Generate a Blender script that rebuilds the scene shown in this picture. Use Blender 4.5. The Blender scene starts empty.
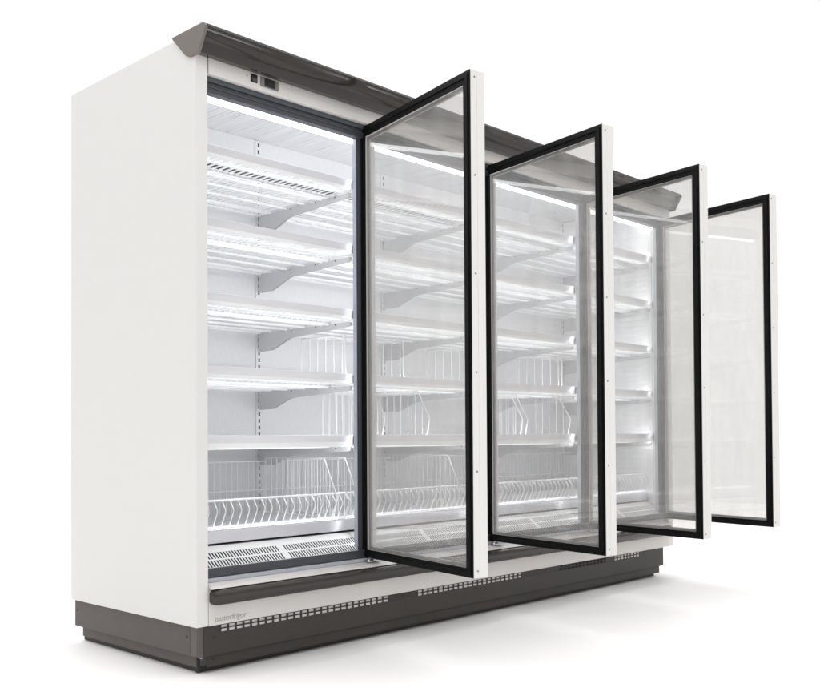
import bpy, math
from mathutils import Vector, Matrix
PI = math.pi
scene = bpy.context.scene
col = scene.collection

# ------------------------------------------------------------------ helpers
class MB:
    """collects boxes, prisms, slabs and wires; build() links them as ONE mesh object"""
    def __init__(self): self.v = []; self.f = []; self.m = []; self.s = []
    def add(self, vs, fs, mi=0, smooth=False):
        o = len(self.v); self.v += [tuple(p) for p in vs]
        for f in fs: self.f.append(tuple(o + i for i in f)); self.m.append(mi); self.s.append(smooth)
        return self
    def box(self, x0, x1, y0, y1, z0, z1, mi=0):
        return self.slab((x0, y0, z0), (x1-x0, 0, 0), (0, y1-y0, 0), (0, 0, z1-z0), mi)
    def slab(self, o, a, b, c, mi=0):
        o, a, b, c = Vector(o), Vector(a), Vector(b), Vector(c)
        if a.cross(b).dot(c) < 0: a, b = b, a
        vs = [o, o+a, o+a+b, o+b, o+c, o+a+c, o+a+b+c, o+b+c]
        return self.add(vs, [(3,2,1,0),(4,5,6,7),(0,1,5,4),(1,2,6,5),(2,3,7,6),(3,0,4,7)], mi)
    def prism_x(self, prof, x0, x1, mi=0, smooth=False):
        """closed (y,z) outline extruded along x"""
        n = len(prof)
        area = sum(prof[i][0]*prof[(i+1) % n][1]-prof[(i+1) % n][0]*prof[i][1] for i in range(n))
        if area < 0: prof = prof[::-1]
        vs = [(x0, y, z) for y, z in prof] + [(x1, y, z) for y, z in prof]
        self.add(vs, [(i, i+n, (i+1) % n+n, (i+1) % n)[::-1] for i in range(n)], mi, smooth)
        o = len(self.v)-2*n
        self.f.append(tuple(o+i for i in range(n))[::-1]); self.f.append(tuple(o+n+i for i in range(n)))
        self.m += [mi, mi]; self.s += [False, False]
        return self
    def ring(self, x0, x1, z0, z1, wl, wr, wb, wt, y0, y1, mi=0):
        """rectangular ring in the xz plane, y0..y1 thick, one closed shell"""
        O = [(x0, z0), (x1, z0), (x1, z1), (x0, z1)]
        I = [(x0+wl, z0+wb), (x1-wr, z0+wb), (x1-wr, z1-wt), (x0+wl, z1-wt)]
        vs = [(x, y0, z) for x, z in O]+[(x, y0, z) for x, z in I]+[(x, y1, z) for x, z in O]+[(x, y1, z) for x, z in I]
        fs = []
        for i in range(4):
            j = (i+1) % 4
            fs += [(i, j, 4+j, 4+i), (8+i, 12+i, 12+j, 8+j), (i, 8+i, 8+j, j), (4+i, 4+j, 12+j, 12+i)]
        return self.add(vs, fs, mi)
    def wire(self, pts, r, n=6, mi=0):
        pts = [Vector(p) for p in pts]; rings = []
        for i, p in enumerate(pts):
            if i == 0: t = pts[1]-p
            elif i == len(pts)-1: t = p-pts[i-1]
            else: t = (pts[i+1]-p).normalized()+(p-pts[i-1]).normalized()
            t.normalize()
            a = Vector((0, 0, 1)) if abs(t.z) < .9 else Vector((1, 0, 0))
            u = t.cross(a).normalized(); w = t.cross(u)
            rings.append([p+(u*math.cos(2*PI*k/n)+w*math.sin(2*PI*k/n))*r for k in range(n)])
        vs = [q for rg in rings for q in rg]; fs = []
        for i in range(len(pts)-1):
            for k in range(n):
                l = (k+1) % n
                fs.append((i*n+k, i*n+l, (i+1)*n+l, (i+1)*n+k))
        self.add(vs, fs, mi, True)
        self.add(rings[0], [tuple(range(n))[::-1]], mi); self.add(rings[-1], [tuple(range(n))], mi)
        return self
    def disc(self, c, nrm, r, h, mi=0, n=12):
        c, nrm = Vector(c), Vector(nrm).normalized()
        return self.wire([c, c+nrm*h], r, n, mi)
    def build(self, name, mats, parent=None, bevel=0, loc=None):
        me = bpy.data.meshes.new(name); me.from_pydata(self.v, [], self.f)
        for m in (mats if isinstance(mats, (list, tuple)) else [mats]): me.materials.append(m)
        me.polygons.foreach_set('material_index', self.m); me.polygons.foreach_set('use_smooth', self.s)
        me.update()
        o = bpy.data.objects.new(name, me); col.objects.link(o)
        if parent: o.parent = parent
        if loc: o.location = loc
        if bevel:
            b = o.modifiers.new('bevel', 'BEVEL'); b.width = bevel; b.segments = 3; b.limit_method = 'ANGLE'; b.angle_limit = math.radians(35)
            b.harden_normals = False
        return o

def round_poly(pts, rad, seg=5):
    out = []; n = len(pts)
    for i, p in enumerate(pts):
        r = rad[i] if isinstance(rad, (list, tuple)) else rad
        p = Vector(p); a = Vector(pts[i-1])-p; b = Vector(pts[(i+1) % n])-p
        if r <= 0: out.append(tuple(p)); continue
        r = min(r, a.length*.45, b.length*.45)
        s, e = p+a.normalized()*r, p+b.normalized()*r
        for k in range(seg+1):
            t = k/seg; q = s*(1-t)**2+p*2*t*(1-t)+e*t*t; out.append(tuple(q))
    return out

def tag(o, label=None, cat=None, group=None, kind=None):
    if label: o['label'] = label
    if cat: o['category'] = cat
    if group: o['group'] = group
    if kind: o['kind'] = kind
    return o
def empty(name, loc=(0, 0, 0), parent=None, rz=0):
    o = bpy.data.objects.new(name, None); col.objects.link(o); o.location = loc; o.rotation_euler = (0, 0, rz)
    o.empty_display_size = .1
    if parent: o.parent = parent
    return o
def copy_tree(o, parent=None):
    c = o.copy(); col.objects.link(c)
    if parent: c.parent = parent
    for ch in list(o.children): copy_tree(ch, c)
    return c

# ------------------------------------------------------------------ materials
def mat(name, base, rough=.5, metal=0., spec=.5, mottle=0., bump=0., scale=60., stretch=(1, 1, 1), coat=0., emit=None, estr=0., rvar=0.):
    m = bpy.data.materials.new(name); m.use_nodes = True
    nt = m.node_tree; b = nt.nodes['Principled BSDF']
    b.inputs['Base Color'].default_value = (*base, 1); b.inputs['Roughness'].default_value = rough
    b.inputs['Metallic'].default_value = metal; b.inputs['Specular IOR Level'].default_value = spec
    b.inputs['Coat Weight'].default_value = coat
    if emit: b.inputs['Emission Color'].default_value = (*emit, 1); b.inputs['Emission Strength'].default_value = estr
    if mottle or bump or rvar:
        tc = nt.nodes.new('ShaderNodeTexCoord'); mp = nt.nodes.new('ShaderNodeMapping'); mp.inputs['Scale'].default_value = stretch
        nz = nt.nodes.new('ShaderNodeTexNoise'); nz.inputs['Scale'].default_value = scale; nz.inputs['Detail'].default_value = 6
        nt.links.new(tc.outputs['Object'], mp.inputs['Vector']); nt.links.new(mp.outputs['Vector'], nz.inputs['Vector'])
        if mottle:
            r = nt.nodes.new('ShaderNodeMapRange')
            r.inputs['From Min'].default_value = .3; r.inputs['From Max'].default_value = .7
            r.inputs['To Min'].default_value = 1-mottle; r.inputs['To Max'].default_value = 1+mottle*.5
            x = nt.nodes.new('ShaderNodeVectorMath'); x.operation = 'SCALE'; x.inputs[0].default_value = base
            nt.links.new(nz.outputs['Fac'], r.inputs['Value']); nt.links.new(r.outputs['Result'], x.inputs['Scale'])
            nt.links.new(x.outputs['Vector'], b.inputs['Base Color'])
        if rvar:
            r2 = nt.nodes.new('ShaderNodeMapRange'); r2.inputs['From Min'].default_value = .3; r2.inputs['From Max'].default_value = .7
            r2.inputs['To Min'].default_value = max(.02, rough-rvar); r2.inputs['To Max'].default_value = rough+rvar
            nt.links.new(nz.outputs['Fac'], r2.inputs['Value']); nt.links.new(r2.outputs['Result'], b.inputs['Roughness'])
        if bump:
            bp = nt.nodes.new('ShaderNodeBump'); bp.inputs['Strength'].default_value = bump; bp.inputs['Distance'].default_value = .002
            nt.links.new(nz.outputs['Fac'], bp.inputs['Height']); nt.links.new(bp.outputs['Normal'], b.inputs['Normal'])
    return m
def glass_mat(name, tint, ior=1.5, veil=.075):
    m = bpy.data.materials.new(name); m.use_nodes = True; nt = m.node_tree
    nt.nodes.remove(nt.nodes['Principled BSDF']); out = nt.nodes['Material Output']
    tr = nt.nodes.new('ShaderNodeBsdfTransparent'); tr.inputs['Color'].default_value = (*tint, 1)
    gl = nt.nodes.new('ShaderNodeBsdfGlossy'); gl.inputs['Roughness'].default_value = .012
    fr = nt.nodes.new('ShaderNodeFresnel'); fr.inputs['IOR'].default_value = ior
    # the panes are solid slabs: use the outside ior on both of their faces
    g = nt.nodes.new('ShaderNodeNewGeometry'); mx = nt.nodes.new('ShaderNodeMix'); mx.data_type = 'FLOAT'
    mx.inputs['A'].default_value = ior; mx.inputs['B'].default_value = 1/ior
    nt.links.new(g.outputs['Backfacing'], mx.inputs['Factor']); nt.links.new(mx.outputs['Result'], fr.inputs['IOR'])
    ms = nt.nodes.new('ShaderNodeMixShader')
    # a thin film of added haze stands in for the bright interior's reflection
    df = nt.nodes.new('ShaderNodeBsdfDiffuse'); df.inputs['Color'].default_value = (.9, .89, .875, 1)
    tl = nt.nodes.new('ShaderNodeBsdfTranslucent'); tl.inputs['Color'].default_value = (.9, .89, .875, 1)
    m1 = nt.nodes.new('ShaderNodeMixShader'); m1.inputs['Fac'].default_value = .5
    nt.links.new(df.outputs[0], m1.inputs[1]); nt.links.new(tl.outputs[0], m1.inputs[2])
    tc = nt.nodes.new('ShaderNodeTexCoord'); mp = nt.nodes.new('ShaderNodeMapping'); mp.inputs['Scale'].default_value = (3, 1, .7)
    nz = nt.nodes.new('ShaderNodeTexNoise'); nz.inputs['Scale'].default_value = 2.2; nz.inputs['Detail'].default_value = 4
    nt.links.new(tc.outputs['Object'], mp.inputs['Vector']); nt.links.new(mp.outputs['Vector'], nz.inputs['Vector'])
    rg = nt.nodes.new('ShaderNodeMapRange'); rg.inputs['From Min'].default_value = .25; rg.inputs['From Max'].default_value = .75
    rg.inputs['To Min'].default_value = veil*.5; rg.inputs['To Max'].default_value = veil*1.5
    nt.links.new(nz.outputs['Fac'], rg.inputs['Value'])
    m2 = nt.nodes.new('ShaderNodeMixShader')
    nt.links.new(rg.outputs['Result'], m2.inputs['Fac']); nt.links.new(tr.outputs[0], m2.inputs[1]); nt.links.new(m1.outputs[0], m2.inputs[2])
    nt.links.new(fr.outputs['Fac'], ms.inputs['Fac']); nt.links.new(m2.outputs[0], ms.inputs[1]); nt.links.new(gl.outputs[0], ms.inputs[2])
    nt.links.new(ms.outputs[0], out.inputs['Surface'])
    return m

WHITE = mat('white_painted_steel', (.715, .707, .696), .42, mottle=.015, bump=.03, scale=180)
DOORW = mat('white_door_profile', (.745, .735, .724), .42, mottle=.015, bump=.03, scale=180)
FASCIA = mat('warm_white_painted_steel', (.655, .630, .611), .38, mottle=.02, bump=.03, scale=160)
CLEAN = mat('white_enamel', (.86, .865, .875), .35)
BACKW = mat('white_perforated_liner', (.76, .76, .768), .40, mottle=.05, bump=.12, scale=40, stretch=(12, 1, .6))
CEIL = mat('brushed_liner', (.80, .805, .815), .34, metal=.25, mottle=.16, bump=.05, scale=9, stretch=(15, .32, 1), rvar=.08)
WIRE = mat('white_coated_wire', (.88, .885, .895), .3, spec=.5)
RAIL = mat('brushed_price_rail', (.76, .757, .79), .30, metal=.35, mottle=.05, scale=6, stretch=(1, 1, 8))
TRAY = mat('pale_lilac_tray', (.66, .66, .70), .3, metal=.2, mottle=.04, scale=6)
SLOTDARK = mat('painted_slot_dark', (.035, .035, .038), .5)
CANOPY = mat('dark_taupe_gloss', (.037, .032, .029), .13, spec=.42, mottle=.05, scale=5)
CANCAP = mat('taupe_plastic', (.155, .133, .123), .5, mottle=.05, bump=.08, scale=220)
PLINTH = mat('brown_grey_steel', (.046, .040, .036), .46, spec=.3, mottle=.10, bump=.04, scale=14, rvar=.06)
PLSIDE = mat('brown_grey_steel_satin', (.098, .084, .076), .5, spec=.3, mottle=.06, bump=.04, scale=14)
FOOT = mat('black_rubber', (.018, .017, .016), .55)
SLATE = mat('slate_anodised_frame', (.075, .086, .098), .34, spec=.4)
SLATE2 = mat('dark_anodised_frame', (.054, .055, .066), .36, spec=.35)
JAMB = mat('lilac_grey_profile', (.40, .42, .48), .35)
GASKET = mat('black_gasket', (.0045, .0048, .005), .5, spec=.13, bump=.1, scale=90)
ALU = mat('silver_spacer', (.40, .39, .38), .4, metal=.4)
STEEL = mat('hinge_steel', (.55, .56, .58), .25, metal=1)
HOLE = mat('dark_slot', (.008, .008, .009), .8)
SCREW = mat('screw_head', (.30, .29, .285), .35, metal=.8)
DSCREW = mat('dark_screw_head', (.012, .011, .010), .5)
BRACK = mat('grey_white_bracket', (.60, .603, .61), .45)
BLACKP = mat('black_plastic', (.014, .014, .015), .3)
GREYP = mat('grey_bezel', (.17, .165, .16), .45)
LCD = mat('dark_screen', (.010, .011, .012), .25, spec=.25)
INK = mat('grey_print', (.36, .34, .335), .6)
GLASS = glass_mat('door_glass', (.972, .970, .966))
LED = mat('lit_diffuser', (.9, .9, .9), .5, emit=(.955, .972, 1.0), estr=2.4)
FILLC = mat('added_ceiling_fill', (.9, .9, .9), .5, emit=(.965, .98, 1.0), estr=9.0)
LEDB = mat('lit_low_strip', (.9, .9, .9), .5, emit=(.965, .98, 1.0), estr=7.0)
FILLA = mat('added_shelf_fill_soft', (.9, .9, .9), .5, emit=(.965, .98, 1.0), estr=11.5)
FILLS = mat('added_shelf_fill', (.9, .9, .9), .5, emit=(.965, .98, 1.0), estr=20.0)
LEDV = mat('lit_strip', (.9, .9, .9), .5, emit=(.955, .972, 1.0), estr=18.0)
FLOOR = mat('white_studio_floor', (.955, .95, .943), .55, spec=.3, mottle=.01, scale=2)

# ------------------------------------------------------------------ measures (metres; x along the front, y into the cabinet, z up)
L, D, H, ZB, T = 3.2, .930, 2.243, .1716, .0467
HX, W, HY = .0239, .7814, .0431
OPEN = [1.3529, 1.3794, 1.4063, 1.3797]
ZD0, ZD1, LD, DT = .3353, 2.1006, .7701, .0599
BX = [.054, .797, .797+W, .797+2*W, 3.146]        # bracket / shelf joints
YB = .755                                          # back liner
RAILZ = [1.866, 1.598, 1.328, 1.061, .809]         # underside of the price rails
RAILH = .024

# ------------------------------------------------------------------ setting
f = MB(); f.add([(-6.5, -5.5, 0), (9, -5.5, 0), (9, 6.5, 0), (-6.5, 6.5, 0)], [(0, 1, 2, 3)])
tag(f.build('floor', FLOOR), kind='structure')

# ------------------------------------------------------------------ the cabinet
cab = empty('display_fridge', (L/2, D/2, 0))
tag(cab, 'long white refrigerated display cabinet with dark canopy and four glass doors standing open', 'display fridge')
cab_inv = Matrix.Translation((-L/2, -D/2, 0))
def part(mb, name, mats, bevel=0, parent=None):
    o = mb.build(name, mats, parent or cab, bevel)
    if parent is None: o.matrix_parent_inverse = cab_inv
    return o

# end panels
for x0 in (0, L-T):
    prof = round_poly([(0, ZB), (D, ZB), (D, H), (0, H)], [.004, .018, .004, .004])
    part(MB().prism_x(prof, x0, x0+T), 'side_panel', WHITE, .0025)
# body behind the liner, roof, deck
part(MB().box(T, L-T, .80, D-.012, ZB+.01, H-.012), 'back_panel', WHITE)
part(MB().box(T, L-T, .06, .80, 2.212, H-.012), 'roof_panel', WHITE)
part(MB().box(T, L-T, YB, .80, .43, 2.212), 'rear_liner', BACKW)
ce = MB().prism_x([(.121, 2.078), (.121, 2.211), (.754, 2.211), (.754, 2.196), (.36, 2.196)], T, L-T)
part(ce, 'ceiling_liner', CEIL)
for x0 in (T, L-T-.006):
    lm = MB().box(x0, x0+.006, .10, YB-.001, .45, 2.19)
    if x0 > 1:
        for k in range(56): lm.box(x0-.0025, x0, .12, YB-.002, .50+k*.03, .50+k*.03+.022)
    part(lm, 'inner_side_liner', CLEAN, .0008)

# canopy: a concave cornice with flat end caps
cov = []
for k in range(11):
    t = k/10; a = (-.072, 2.232); b = (-.026, 2.215); c = (-.030, 2.159)
    cov.append((a[0]*(1-t)**2+2*b[0]*t*(1-t)+c[0]*t*t, a[1]*(1-t)**2+2*b[1]*t*(1-t)+c[1]*t*t))
cprof = [(-.066, 2.249), (-.076, 2.244), (-.077, 2.236)] + cov + [(-.002, 2.160), (.03, 2.168), (.13, 2.249)]
cm = MB(); n0 = len(cm.f)
cm.prism_x(cprof, .0005, L-.0005, 0, True)
can = part(cm, 'canopy', CANOPY)
m = can.modifiers.new('edges', 'EDGE_SPLIT'); m.split_angle = math.radians(25)
lip = MB().prism_x([(-.0785, 2.2345), (-.0785, 2.2375), (-.0772, 2.2375), (-.0772, 2.2345)], .0005, L-.0005)
capp = round_poly([(-.079, 2.235), (-.066, 2.251), (.137, 2.251), (.133, 2.243), (.040, 2.155), (-.005, 2.153), (-.033, 2.154)], [.006, .016, .022, .010, .022, .018, .012])
for x0 in (-.011, L-.0005+.001):
    c = MB().prism_x(capp, x0, x0+.0105).build('end_cap', CANCAP, can, .0015)

# fascia with switch and thermostat
fa = part(MB().box(T+.004, L-T-.001, -.0015, .06, 2.106, 2.1645), 'fascia', FASCIA, .0025)
sw = MB(); sw.box(.2265, .2555, -.0045, -.0015, 2.1245, 2.1545); sw.slab((.230, -.0045, 2.128), (.022, 0, 0), (0, -.004, .0), (0, .003, .023))
sw.build('power_switch', BLACKP, fa, .001)
th = MB().box(.2690, .3500, -.0060, -.0015, 2.1195, 2.1550).build('thermostat', GREYP, fa, .002)
MB().box(.2850, .3340, -.0068, -.0060, 2.1225, 2.1520).build('display_screen', [LCD], th, .0004)
MB().disc((.211, -.0015, 2.142), (0, -1, 0), .003, .001).build('screw', SCREW, fa)
MB().box(.4085, .4105, -.0021, -.0015, 2.133, 2.153).build('status_mark', SCREW, fa)

# dark surround of the openings
hd = MB()
hd.box(T, L-T, .022, .06, 2.088, 2.1055, 0)
hd.prism_x([(.030, 2.052), (.030, 2.0875), (.0655, 2.0875), (.0655, 2.052)], T, L-T, 1)
hd.box(T, L-T, .0255, .030, 2.070, 2.0735, 0)
part(hd, 'header_frame', [SLATE, SLATE2], .0015)
sl = MB().box(T, L-T, .030, .046, .3325, .365, 1).box(T, L-T, .018, .046, .3185, .3323, 2)
sl.box(T, L-T, .0275, .030, .338, .3405, 0)
part(sl, 'sill_frame', [SLATE, SLATE2, JAMB], .0012)
part(MB().box(T, T+.012, .030, .07, .367, 2.052), 'jamb', SLATE2, .001)
part(MB().box(L-T-.008, L-T, .030, .07, .367, 2.052), 'jamb', SLATE2, .001)
for i in (1, 2, 3, 4):
    x = HX+W*i; x1 = x+.040 if i < 4 else L-T-.0082
    mu = MB().box(x-.022, x1-.005, .0437, .0465, .367, 2.052, 1)
    mu.box(x-.026, x1, .0465, .071, .367, 2.052, 0)
    mu.box(x-.029, x-.026, .050, .071, .367, 2.052, 2)
    mul = part(mu, 'mullion', [SLATE2, SLATE, JAMB], .001)
    xs0, xs1 = (x-.004, x+.026) if i < 4 else (x-.010, x-.005)
    MB().box(xs0, xs1, .0715, .0800, .40, 2.02).build('light_strip', LEDV if i < 4 else LEDB, mul)
    MB().box(xs0-.002, xs1+.002, .0802, .0815, .40, 2.02).build('added_light_shield', CLEAN, mul)  # added shield, keeps the strip's glare off the rail ends
# lit diffusers behind the header, one per bay
for i in range(4):
    x0 = max(T+.003, HX+W*i+.003); x1 = min(HX+W*(i+1)-.003, L-T-.008)
    part(MB().box(x0, x1, .067, .118, 2.050, 2.060), 'light_strip', LED, .002)
lh = part(MB().box(T, L-T, .066, .1205, 2.0605, 2.078), 'light_housing', CLEAN)
MB().box(T+.01, L-T-.01, .1210, .1260, 2.056, 2.074).build('light_strip', FILLC, lh)  # added fill light, brightens the ceiling and upper back wall

# nose, bumper and lower panel
nose = round_poly([(.068, .3180), (.012, .3180), (-.018, .3085), (-.026, .300), (.02, .296), (.068, .296)], [0, .01, .012, .004, 0, 0])
lp = MB().prism_x(nose, T+.002, L-T-.001)
lp.box(T+.001, L-T-.0005, -.0008, .012, ZB, .2955)
low = part(lp, 'lower_panel', FASCIA, .0012)
bp = round_poly([(-.0015, .242), (-.0015, .2985), (-.022, .2985), (-.040, .285), (-.040, .256), (-.026, .242)], [0, .002, .010, .012, .012, .010], 6)
bm_ = MB(); xs = [(0., .55), (.006, .80), (.014, .94), (.026, 1.)]
cy, cz = -.0015, .270; prev = None; secs = []
for dx, s in xs: secs.append((T+.003+dx, s))
for dx, s in xs[::-1]: secs.append((L-T-.004-dx, s))
n = len(bp); vs = [(x, cy+(y-cy)*s, cz+(z-cz)*s) for x, s in secs for y, z in bp]; fs = []
for a in range(len(secs)-1):
    for k in range(n):
        l = (k+1) % n; fs.append((a*n+k, a*n+l, (a+1)*n+l, (a+1)*n+k))
bm_.add(vs, fs, 0, True); bm_.f += [tuple(range(n))[::-1], tuple((len(secs)-1)*n+k for k in range(n))]; bm_.m += [0, 0]; bm_.s += [False, False]
bump_o = part(bm_, 'bumper', mat('dark_bumper', (.036, .031, .028), .22, spec=.4, mottle=.05, scale=20))
m = bump_o.modifiers.new('edges', 'EDGE_SPLIT'); m.split_angle = math.radians(40)
cu = bpy.data.curves.new('lettering', 'FONT'); cu.body = 'pastorfrigor'; cu.size = .0285; cu.shear = .22; cu.extrude = .0003; cu.space_character = .96
cu.materials.append(INK)
t0 = bpy.data.objects.new('lettering_curve', cu); col.objects.link(t0)
bpy.context.view_layer.update()
tme = bpy.data.meshes.new_from_object(t0.evaluated_get(bpy.context.evaluated_depsgraph_get()))
bpy.data.objects.remove(t0)
tx = bpy.data.objects.new('lettering', tme); col.objects.link(tx); tx.parent = low
tx.location = (.0705, -.0013, .1835); tx.rotation_euler = (PI/2, 0, 0)

# plinth
pz = .0625; XR = 3.118
pf = MB()
pf.box(.040, XR, .020, .026, pz, .1405)                 # front sheet below the vents
def bars(a, b, pitch, wdt, back):
    pf.box(a, b, .020, .0225, .1505, .1552)
    x = a
    while x < b-.001:
        pf.box(x, min(x+wdt, b), .020, .0225, .1406, .1504); pf.box(x, min(x+wdt, b), .020, .0225, .1553, .1640); x += pitch
    if back is not None: pf.box(a-.001, b+.001, .0228, .0250, .1406, .1712, back); pf.box(a, b, .020, .0225, .1641, .1706)
segs = [(.104, .925, 1), (1.085, 1.800, 1), (2.10, 2.52, 2), (2.60, 2.86, 1)]
last = .040
for a, b, k in segs:
    pf.box(last, a-.0002, .020, .026, .1406, .1714); bars(a, b, .0325, .0082, k); last = b+.0002
pf.box(last, XR, .020, .026, .1406, .1714)
pf.box(.060, XR-.03, .030, .036, .022, .0620)           # second tier
pf.prism_x([(.0265, .0600), (.036, .0665), (.036, .0600)], .050, XR-.02)
pf.box(.050, XR-.04, .060, .066, .002, .0215, 3)
for x in (.082, 1.005, 1.985, 2.93): pf.disc((x, .020, .126 if x < .1 or x > 2.5 else .150), (0, -1, 0), .0055, .0012, 4)
for x in (.086, 1.6): pf.disc((x, .030, .048), (0, -1, 0), .004, .0012, 4)
pf.box(2.745+.16, 2.80+.16, .0192, .0200, .148, .166, 4)
pl = part(pf, 'plinth', [PLINTH, FASCIA, HOLE, FOOT, DSCREW], .0006)
ps = MB()
ps.box(.0200, .0250, .0745, D+.004, pz, .1712)          # left side sheet
ps.box(.0350, .0400, .0600, .897, .022, .0620)
ps.box(.0500, .0560, .0750, .915, .002, .0215, 1)
for y in (.095, .912): ps.disc((.020, y, .127), (-1, 0, 0), .0055, .0012, 2)
ps.build('end_skirt', [PLSIDE, FOOT, DSCREW], pl, .0006)
pe = MB().box(XR-.006, XR-.0005, .0265, D-.02, pz, .1712).box(XR-.04, XR-.034, .04, D-.04, .022, .0620)
pe.build('end_skirt', PLSIDE, pl)
co = MB().prism_x([(.0270, pz), (.0740, pz), (.0740, .1712), (.0270, .1712)], .0195, .0255)
co.box(.0195, .0395, .0195, .0268, pz, .1712)
co.build('corner_post', mat('brown_grey_corner', (.088, .076, .070), .45, mottle=.05, scale=14), pl, .004)
MB().box(.0405, .0495, .058, .0735, .002, .061).build('corner_clip', [FOOT], pl, .002)
MB().wire([(.0385, .0335, .0615), (.0385, .0335, .056)], .0045, 10).build('corner_pin', ALU, pl)

# air return grille, tray
for i in range(4):
    xa = T+.004 if i == 0 else HX+W*i+.002
    xb = HX+W*(i+1)-.002 if i < 3 else L-T-.008
    A = Vector((0, .0465, .3600)); B = Vector((0, .1255, .4170)); d = B-A; nrm = Vector((0, -d.z, d.y)).normalized()
    g = MB()
    def strip(t0, t1, x0, x1, h0=0, h1=.0015, mi=0):
        g.slab(Vector((x0, 0, 0))+A+d*t0+nrm*h0, (x1-x0, 0, 0), d*(t1-t0), nrm*(h1-h0), mi)
    strip(0, .07, xa, xb); strip(.435, .505, xa, xb); strip(.86, 1.0, xa, xb)
    strip(0, 1, xa, xb, -.0060, -.0045, 1)
    mid = (xa+xb)/2
    x = xa
    while x < xb-.006:
        w = .0054 if abs(x-mid) > .012 else .012
        strip(.0702, .4348, x, x+w); strip(.5052, .8598, x, x+w)
        x += max(.0122, w+.001)
    g.prism_x([(.1258, .4175), (.1440, .4300), (.1440, .4280), (.1258, .4155)], xa, xb)
    part(g, 'air_grille', [CLEAN, HOLE])
ty = MB().box(T+.007, L-T-.007, .146, YB-.001, .4390, .4715).prism_x([(.140, .4385), (.1325, .4830), (.1360, .4845), (.1455, .4600), (.1455, .4385)], T+.007, L-T-.009)
tyo = part(ty, 'bottom_tray', TRAY, .001)
for i in range(4):
    MB().box(BX[i]+.02, BX[i+1]-.02, .1465, .1510, .4720, .4820).build('light_strip', LEDB, tyo)  # added fill light hidden behind the tray lip, brightens the baskets
part(MB().box(T+.007, L-T-.007, .1445, .75, .400, .4325), 'tray_support', SLATE2)

# slotted uprights
for x in BX:
    u = MB().box(x-.016, x+.016, YB-.007, YB-.0002, .44, 2.19)
    z = .46
    while z < 2.17:
        u.box(x-.0040, x+.0040, YB-.0078, YB-.007, z, z+.017, 1); z += .031
    part(u, 'upright', [BACKW, HOLE])

# shelves
def shelf(i, zr):
    xa, xb = BX[i], BX[i+1]
    a, b = xa+.004, xb-.004
    s = MB(); r = .0044
    s.box(a-.0025, b+.0005, .0990, .1032, zr-(.0215 if zr < 1 else .0135), zr-.0005)   # folded front lip
    zr -= .010
    s.box(a, b, .1035, .1175, zr-.0045, zr-.0015)        # perforated front channel
    s.box(a, b, .1640, .1860, zr-.0045, zr-.0015)
    n = int((b-a)/.0268); st = (b-a-.012)/n
    for k in range(n+1):
        x = a+.006+k*st
        s.box(x-.006, x+.006, .1176, .1639, zr-.0042, zr-.0017)
        s.box(x-.0056, x+.0056, .1861, .2440, zr-.0042, zr-.0017)
        s.wire([(x, .2440, zr-.003), (x, .728, zr-.003)], r, 8)
    for y, rr in ((.249, .0060), (.290, .0056), (.410, .0056), (.532, .0056), (.650, .0056), (.682, .0040), (.725, .0056)):
        s.wire([(a, y, zr-.003-r-rr), (b, y, zr-.003-r-rr)], rr, 8)
    o = part(s, 'shelf', [WIRE])
    zr += .010
    pr = MB().prism_x([(.0988, zr-.003), (.0935, zr+RAILH), (.0960, zr+RAILH+.002), (.0985, zr+RAILH), (.1030, zr), (.0988, zr)], a-.0025, b+.0005)
    pr.slab((b+.0008, .0925, zr-.012), (.003, 0, 0), (0, .002, 0), (0, -.001, zr+RAILH-zr+.008), 1)
    pr.build('price_rail', [RAIL, HOLE], o, .0006)
    MB().box(a+.02, b-.02, .1036, .1075, zr+.0015, zr+.0205).build('light_strip', FILLS if i else FILLA, o)  # added fill light hidden behind the price rail, brightens the bay
    MB().box(a+.015, b-.015, .1035, .1150, zr-.0002, zr+.0012).build('added_light_shield', CLEAN, o)  # added shield, keeps that fill light off the nearby deck
    if zr < 1: MB().box(a+.02, b-.02, .1045, .1150, zr-.0205, zr-.0152).build('light_strip', FILLS if i else FILLA, o)  # added fill light behind the lowest shelf's lip, brightens the bottom zone
    if zr > 1.8: MB().box(a, b, .188, .243, zr-.0112, zr-.0100).build('slot_dark_strip', SLOTDARK, o)  # added strip, its dark colour stands in for the slots' dark reflection
    prof = [(.108, zr-.024), (.108, zr-.038), (.115, zr-.042), (.490, zr-.060), (.520, zr-.064), (.640, zr-.106), (.742, zr-.108), (.742, zr-.024)]
    for x in (a, b-.0025):
        if (i == 0 and x == a) : continue
        bk = MB().prism_x(prof, x, x+.0025)
        for y in (.20, .33, .50): bk.disc((x+.0012, y, zr-.030), (-1, 0, 0), .003, .0025, 1)
        bk.build('bracket', [BRACK, HOLE], o, .0006)
for i in range(4):
    for z in RAILZ: shelf(i, z)

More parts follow.
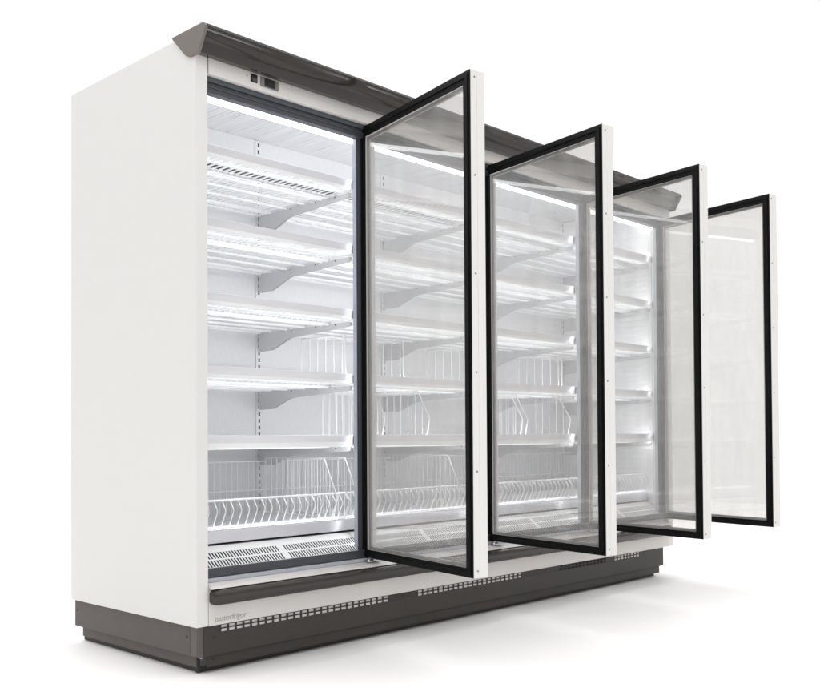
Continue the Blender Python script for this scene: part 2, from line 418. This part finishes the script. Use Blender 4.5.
# doors: local x runs from hinge to free edge, local y from the inner to the outer face
def make_door():
    dr = MB().ring(-.0160, LD, ZD0, ZD1, .044, .040, .032, .044, .0, .0265).ring(-.0160, LD, ZD0, ZD1, .016, .014, .012, .014, .0266, DT).build('door', DOORW, cab, .0015)
    for k in range(6):
        z = ZD0+.024+k*(ZD1-ZD0-.048)/5
        MB().disc((LD, .0165, z), (1, 0, 0), .0036, .0010).build('screw', SCREW, dr)
    g = MB().ring(-.0157, LD-.0003, ZD0+.0003, ZD1-.0003, .046, .0405, .0325, .0445, -.0040, -.0003)
    g.ring(-.004, LD-.010, ZD0+.009, ZD1-.010, .016, .014, .012, .014, -.0085, -.0042)
    g.build('gasket', GASKET, dr, .001)
    sp = MB().ring(.0285, LD-.0405, ZD0+.0325, ZD1-.0445, .013, .013, .012, .012, .0082, .0168)
    sp.build('spacer', ALU, dr)
    p = MB().box(.0290, LD-.041, .0040, .0080, ZD0+.033, ZD1-.045).box(.0290, LD-.041, .0170, .0210, ZD0+.033, ZD1-.045)
    p.build('glass_pane', GLASS, dr)
    h = MB().box(-.010, .030, .006, .046, ZD0-.0045, ZD0-.0005).wire([(.004, .026, ZD0-.020), (.004, .026, ZD0-.0046)], .0075, 12).box(-.014, .012, -.004, .024, ZD0-.014, ZD0-.0105)
    h.build('hinge', STEEL, dr, .0008)
    h = MB().box(-.010, .030, .006, .046, ZD1+.0005, ZD1+.0035).wire([(.004, .026, ZD1+.0036), (.004, .026, ZD1+.012)], .0065, 12)
    h.build('hinge', STEEL, dr, .0008)
    return dr
door0 = make_door()
for i in range(4):
    o = door0 if i == 0 else copy_tree(door0, cab)
    o.parent = cab; o.matrix_parent_inverse = cab_inv
    o.location = (HX+W*(i+1), HY-.0002, 0); o.rotation_euler = (0, 0, OPEN[i]+PI)
# fixed hinge seats on the sill
for i in range(4):
    x = HX+W*(i+1)
    hs = MB().box(x-.022, min(x+.040, L-T-.002), -.004, .0158, .3192, .3225).wire([(x-.012, .004, .3226), (x-.012, .004, .3290)], .006, 12).wire([(x+.022, .006, .3226), (x+.022, .006, .3262)], .005, 12)
    part(hs, 'hinge_seat', STEEL, .0006)

# ------------------------------------------------------------------ wire baskets and dividers standing in the cabinet
bays = ['leftmost unobstructed bay', 'bay behind the nearest door', 'bay behind the second door', 'bay behind the third door']
def basket(i):
    xa = (T+.012 if i == 0 else BX[i]+.004); xb = (BX[i+1]-.004 if i < 3 else L-T-.012)
    root = empty('wire_basket', ((xa+xb)/2, .43, .4725))
    tag(root, 'low white wire basket with bent front wires in the '+bays[i], 'wire basket', 'wire baskets along the bottom')
    inv = Matrix.Translation((-(xa+xb)/2, -.43, -.4725))
    def sub(mb, name):
        o = mb.build(name, WIRE, root); o.matrix_parent_inverse = inv
    fr = MB(); n = int((xb-xa)/.0335); st = (xb-xa)/n
    fp = [(.146, .592), (.132, .574), (.121, .556), (.126, .545), (.150, .500), (.158, .490)]
    for k in range(n+1):
        x = xa+k*st; fr.wire([(x, y, z) for y, z in fp], .0026, 6)
    fr.wire([(xa, .1445, .5945), (xb, .1445, .5945)], .0042, 8); fr.wire([(xa, .1585, .4965), (xb, .1585, .4965)], .0038, 8)
    sub(fr, 'front')
    fl = MB()
    for k in range(n+1):
        x = xa+k*st; fl.wire([(x, .158, .488), (x, .70, .488)], .0026, 6)
    for y in (.21, .33, .45, .57, .66): fl.wire([(xa, y, .4815), (xb, y, .4815)], .0036, 6)
    for y in (.21, .57):
        for x in (xa+.05, xb-.05): fl.wire([(x, y, .4725), (x, y, .480)], .0036, 6)
    sub(fl, 'bottom')
    bk = MB()
    n2 = int((xb-xa)/.029); s2 = (xb-xa)/n2
    for k in range(n2+1): bk.wire([(xa+k*s2, .703, .490), (xa+k*s2, .703, .718)], .0024, 6)
    for z, r in ((.719, .0036), (.590, .003)): bk.wire([(xa, .699, z), (xb, .699, z)], r, 6)
    sub(bk, 'back')
for i in range(4): basket(i)

def divider(x, pts, y_rear, z0, pitch, label, r=.0036):
    """pts: front outline (y,z) from the top front corner down to the shelf"""
    zt = pts[0][1]; m_ = MB()
    m_.wire([(0, y_rear, z0), (0, y_rear, zt)] + [(0, y, z) for y, z in pts], r, 8)
    m_.wire([(0, y_rear, z0+.001), (0, pts[-1][0], z0+.001)], r, 8)
    y = y_rear-pitch
    while y > min(p[0] for p in pts)+.012:
        top = zt; bot = z0
        for (y1, z1), (y2, z2) in zip(pts, pts[1:]):
            lo, hi = min(y1, y2), max(y1, y2)
            if lo < y < hi:
                zz = z1+(z2-z1)*(y-y1)/(y2-y1)
                if z2 < z1 and y2 < y1: top = zz
                else: bot = zz
        m_.wire([(.002, y, bot), (.002, y, top)], .0019 if len(pts) == 2 or z0 < .6 else .0015, 6); y -= pitch
    o = m_.build('wire_divider', WIRE, None)
    o.location = (x, 0, 0)
    tag(o, label, 'shelf divider', 'wire dividers on the shelves')
z4, z5, zb = RAILZ[3]+.0018, RAILZ[4]+.0018, .4935
R4 = [(.132, z4+.190), (.128, z4)]
def hexp(z): return [(.200, z+.224), (.122, z+.098), (.145, z+.0)]
BT = [(.212, .737), (.131, .577), (.1545, .4960)]
divider(.785, R4, .42, z4, .0535, 'square white wire divider on the fourth shelf, just left of the nearest open door')
divider(1.118, R4, .42, z4, .0535, 'square white wire divider on the fourth shelf, behind the hinge half of the nearest door')
divider(1.565, R4, .42, z4, .0535, 'square white wire divider on the fourth shelf, behind the free edge of the nearest door')
divider(2.285, R4, .42, z4, .0535, 'square white wire divider on the fourth shelf, seen through the second open door')
divider(.850, hexp(z5), .36, z5, .047, 'white wire divider on the fifth shelf, bare wires just left of the nearest door')
divider(1.000, hexp(z5), .50, z5, .047, 'white wire divider with pointed front on the fifth shelf, by the nearest door\'s hinge side')
divider(1.275, hexp(z5), .50, z5, .047, 'white wire divider with pointed front on the fifth shelf, mid glass of the nearest door')
divider(1.945, hexp(z5), .50, z5, .047, 'left of two close pointed wire dividers on the fifth shelf behind the second door')
divider(1.985, hexp(z5), .50, z5, .047, 'right of two close pointed wire dividers on the fifth shelf behind the second door')
divider(2.350, hexp(z5), .50, z5, .047, 'pointed wire divider on the fifth shelf, beside the dark pillar behind the second door')
divider(.738, BT, .62, zb, .040, 'tall sloping wire divider in the leftmost bottom basket, left one of its two')
divider(.850, BT, .62, zb, .040, 'tall sloping wire divider in the bottom row, partly hidden by the nearest door\'s hinge side')
divider(1.487, BT, .68, zb, .030, 'tall sloping wire divider in the bottom row, seen whole through the nearest door')

# ------------------------------------------------------------------ light
w = bpy.data.worlds.new('World'); scene.world = w; w.use_nodes = True
nt = w.node_tree; bg = nt.nodes['Background']
# a white studio: bright backdrop beyond the cabinet, the room behind the photographer dimmer
tc = nt.nodes.new('ShaderNodeTexCoord'); dp = nt.nodes.new('ShaderNodeVectorMath'); dp.operation = 'DOT_PRODUCT'
dp.inputs[1].default_value = (.743, .669, 0)
mr = nt.nodes.new('ShaderNodeMapRange'); mr.interpolation_type = 'SMOOTHSTEP'
mr.inputs['From Min'].default_value = -.75; mr.inputs['From Max'].default_value = .15
mr.inputs['To Min'].default_value = .50; mr.inputs['To Max'].default_value = 1.03
nt.links.new(tc.outputs['Generated'], dp.inputs[0]); nt.links.new(dp.outputs['Value'], mr.inputs['Value'])
bg.inputs['Color'].default_value = (1, .998, .995, 1)
nt.links.new(mr.outputs['Result'], bg.inputs['Strength'])
def area(name, loc, target, sx, sy, energy, color=(1, 1, 1)):
    l = bpy.data.lights.new(name, 'AREA'); l.shape = 'RECTANGLE'; l.size = sx; l.size_y = sy; l.energy = energy; l.color = color
    o = bpy.data.objects.new(name, l); col.objects.link(o); o.location = loc
    o.rotation_euler = (Vector(target)-Vector(loc)).to_track_quat('-Z', 'Y').to_euler()
    return o
area('overhead_softbox', (1.3, .3, 6.4), (1.3, .3, 0), 14, 12.5, 730, (1, .99, .975))
area('front_softbox', (-1.5, -4.8, 2.7), (.3, 0, 1.2), 1.8, 1.8, 17, (1, .985, .965))

# ------------------------------------------------------------------ camera
cd = bpy.data.cameras.new('camera'); cam = bpy.data.objects.new('camera', cd); col.objects.link(cam)
yaw, pitch, roll = .83766, .0188, -.00704
F, SX, SY = 960.028, 469.951, 418.615
fw = Vector((math.sin(yaw), math.cos(yaw), 0)); rt = Vector((math.cos(yaw), -math.sin(yaw), 0)); up = Vector((0, 0, 1))
fw2 = fw*math.cos(pitch)+up*math.sin(pitch); up2 = up*math.cos(pitch)-fw*math.sin(pitch)
rt3 = rt*math.cos(roll)+up2*math.sin(roll); up3 = up2*math.cos(roll)-rt*math.sin(roll)
M = Matrix((rt3, up3, -fw2)).transposed().to_4x4(); M.translation = Vector((-1.82877, -2.91749, .82358))
cam.matrix_world = M
cd.sensor_fit = 'HORIZONTAL'; cd.sensor_width = 36; cd.lens = F/820*36
cd.shift_x = (410-SX)/820; cd.shift_y = (SY-350)/820
cd.clip_start = .05; cd.clip_end = 300
scene.camera = cam

# ------------------------------------------------------------------ render
scene.render.engine = 'CYCLES'
cy = scene.cycles
cy.use_denoising = True
cy.max_bounces = 14; cy.transparent_max_bounces = 48; cy.glossy_bounces = 6; cy.diffuse_bounces = 6
cy.sample_clamp_indirect = 6
cy.caustics_reflective = False; cy.caustics_refractive = False
vs_ = scene.view_settings
vs_.view_transform = 'Standard'; vs_.look = 'None'; vs_.exposure = 0; vs_.gamma = 1; vs_.use_curve_mapping = False
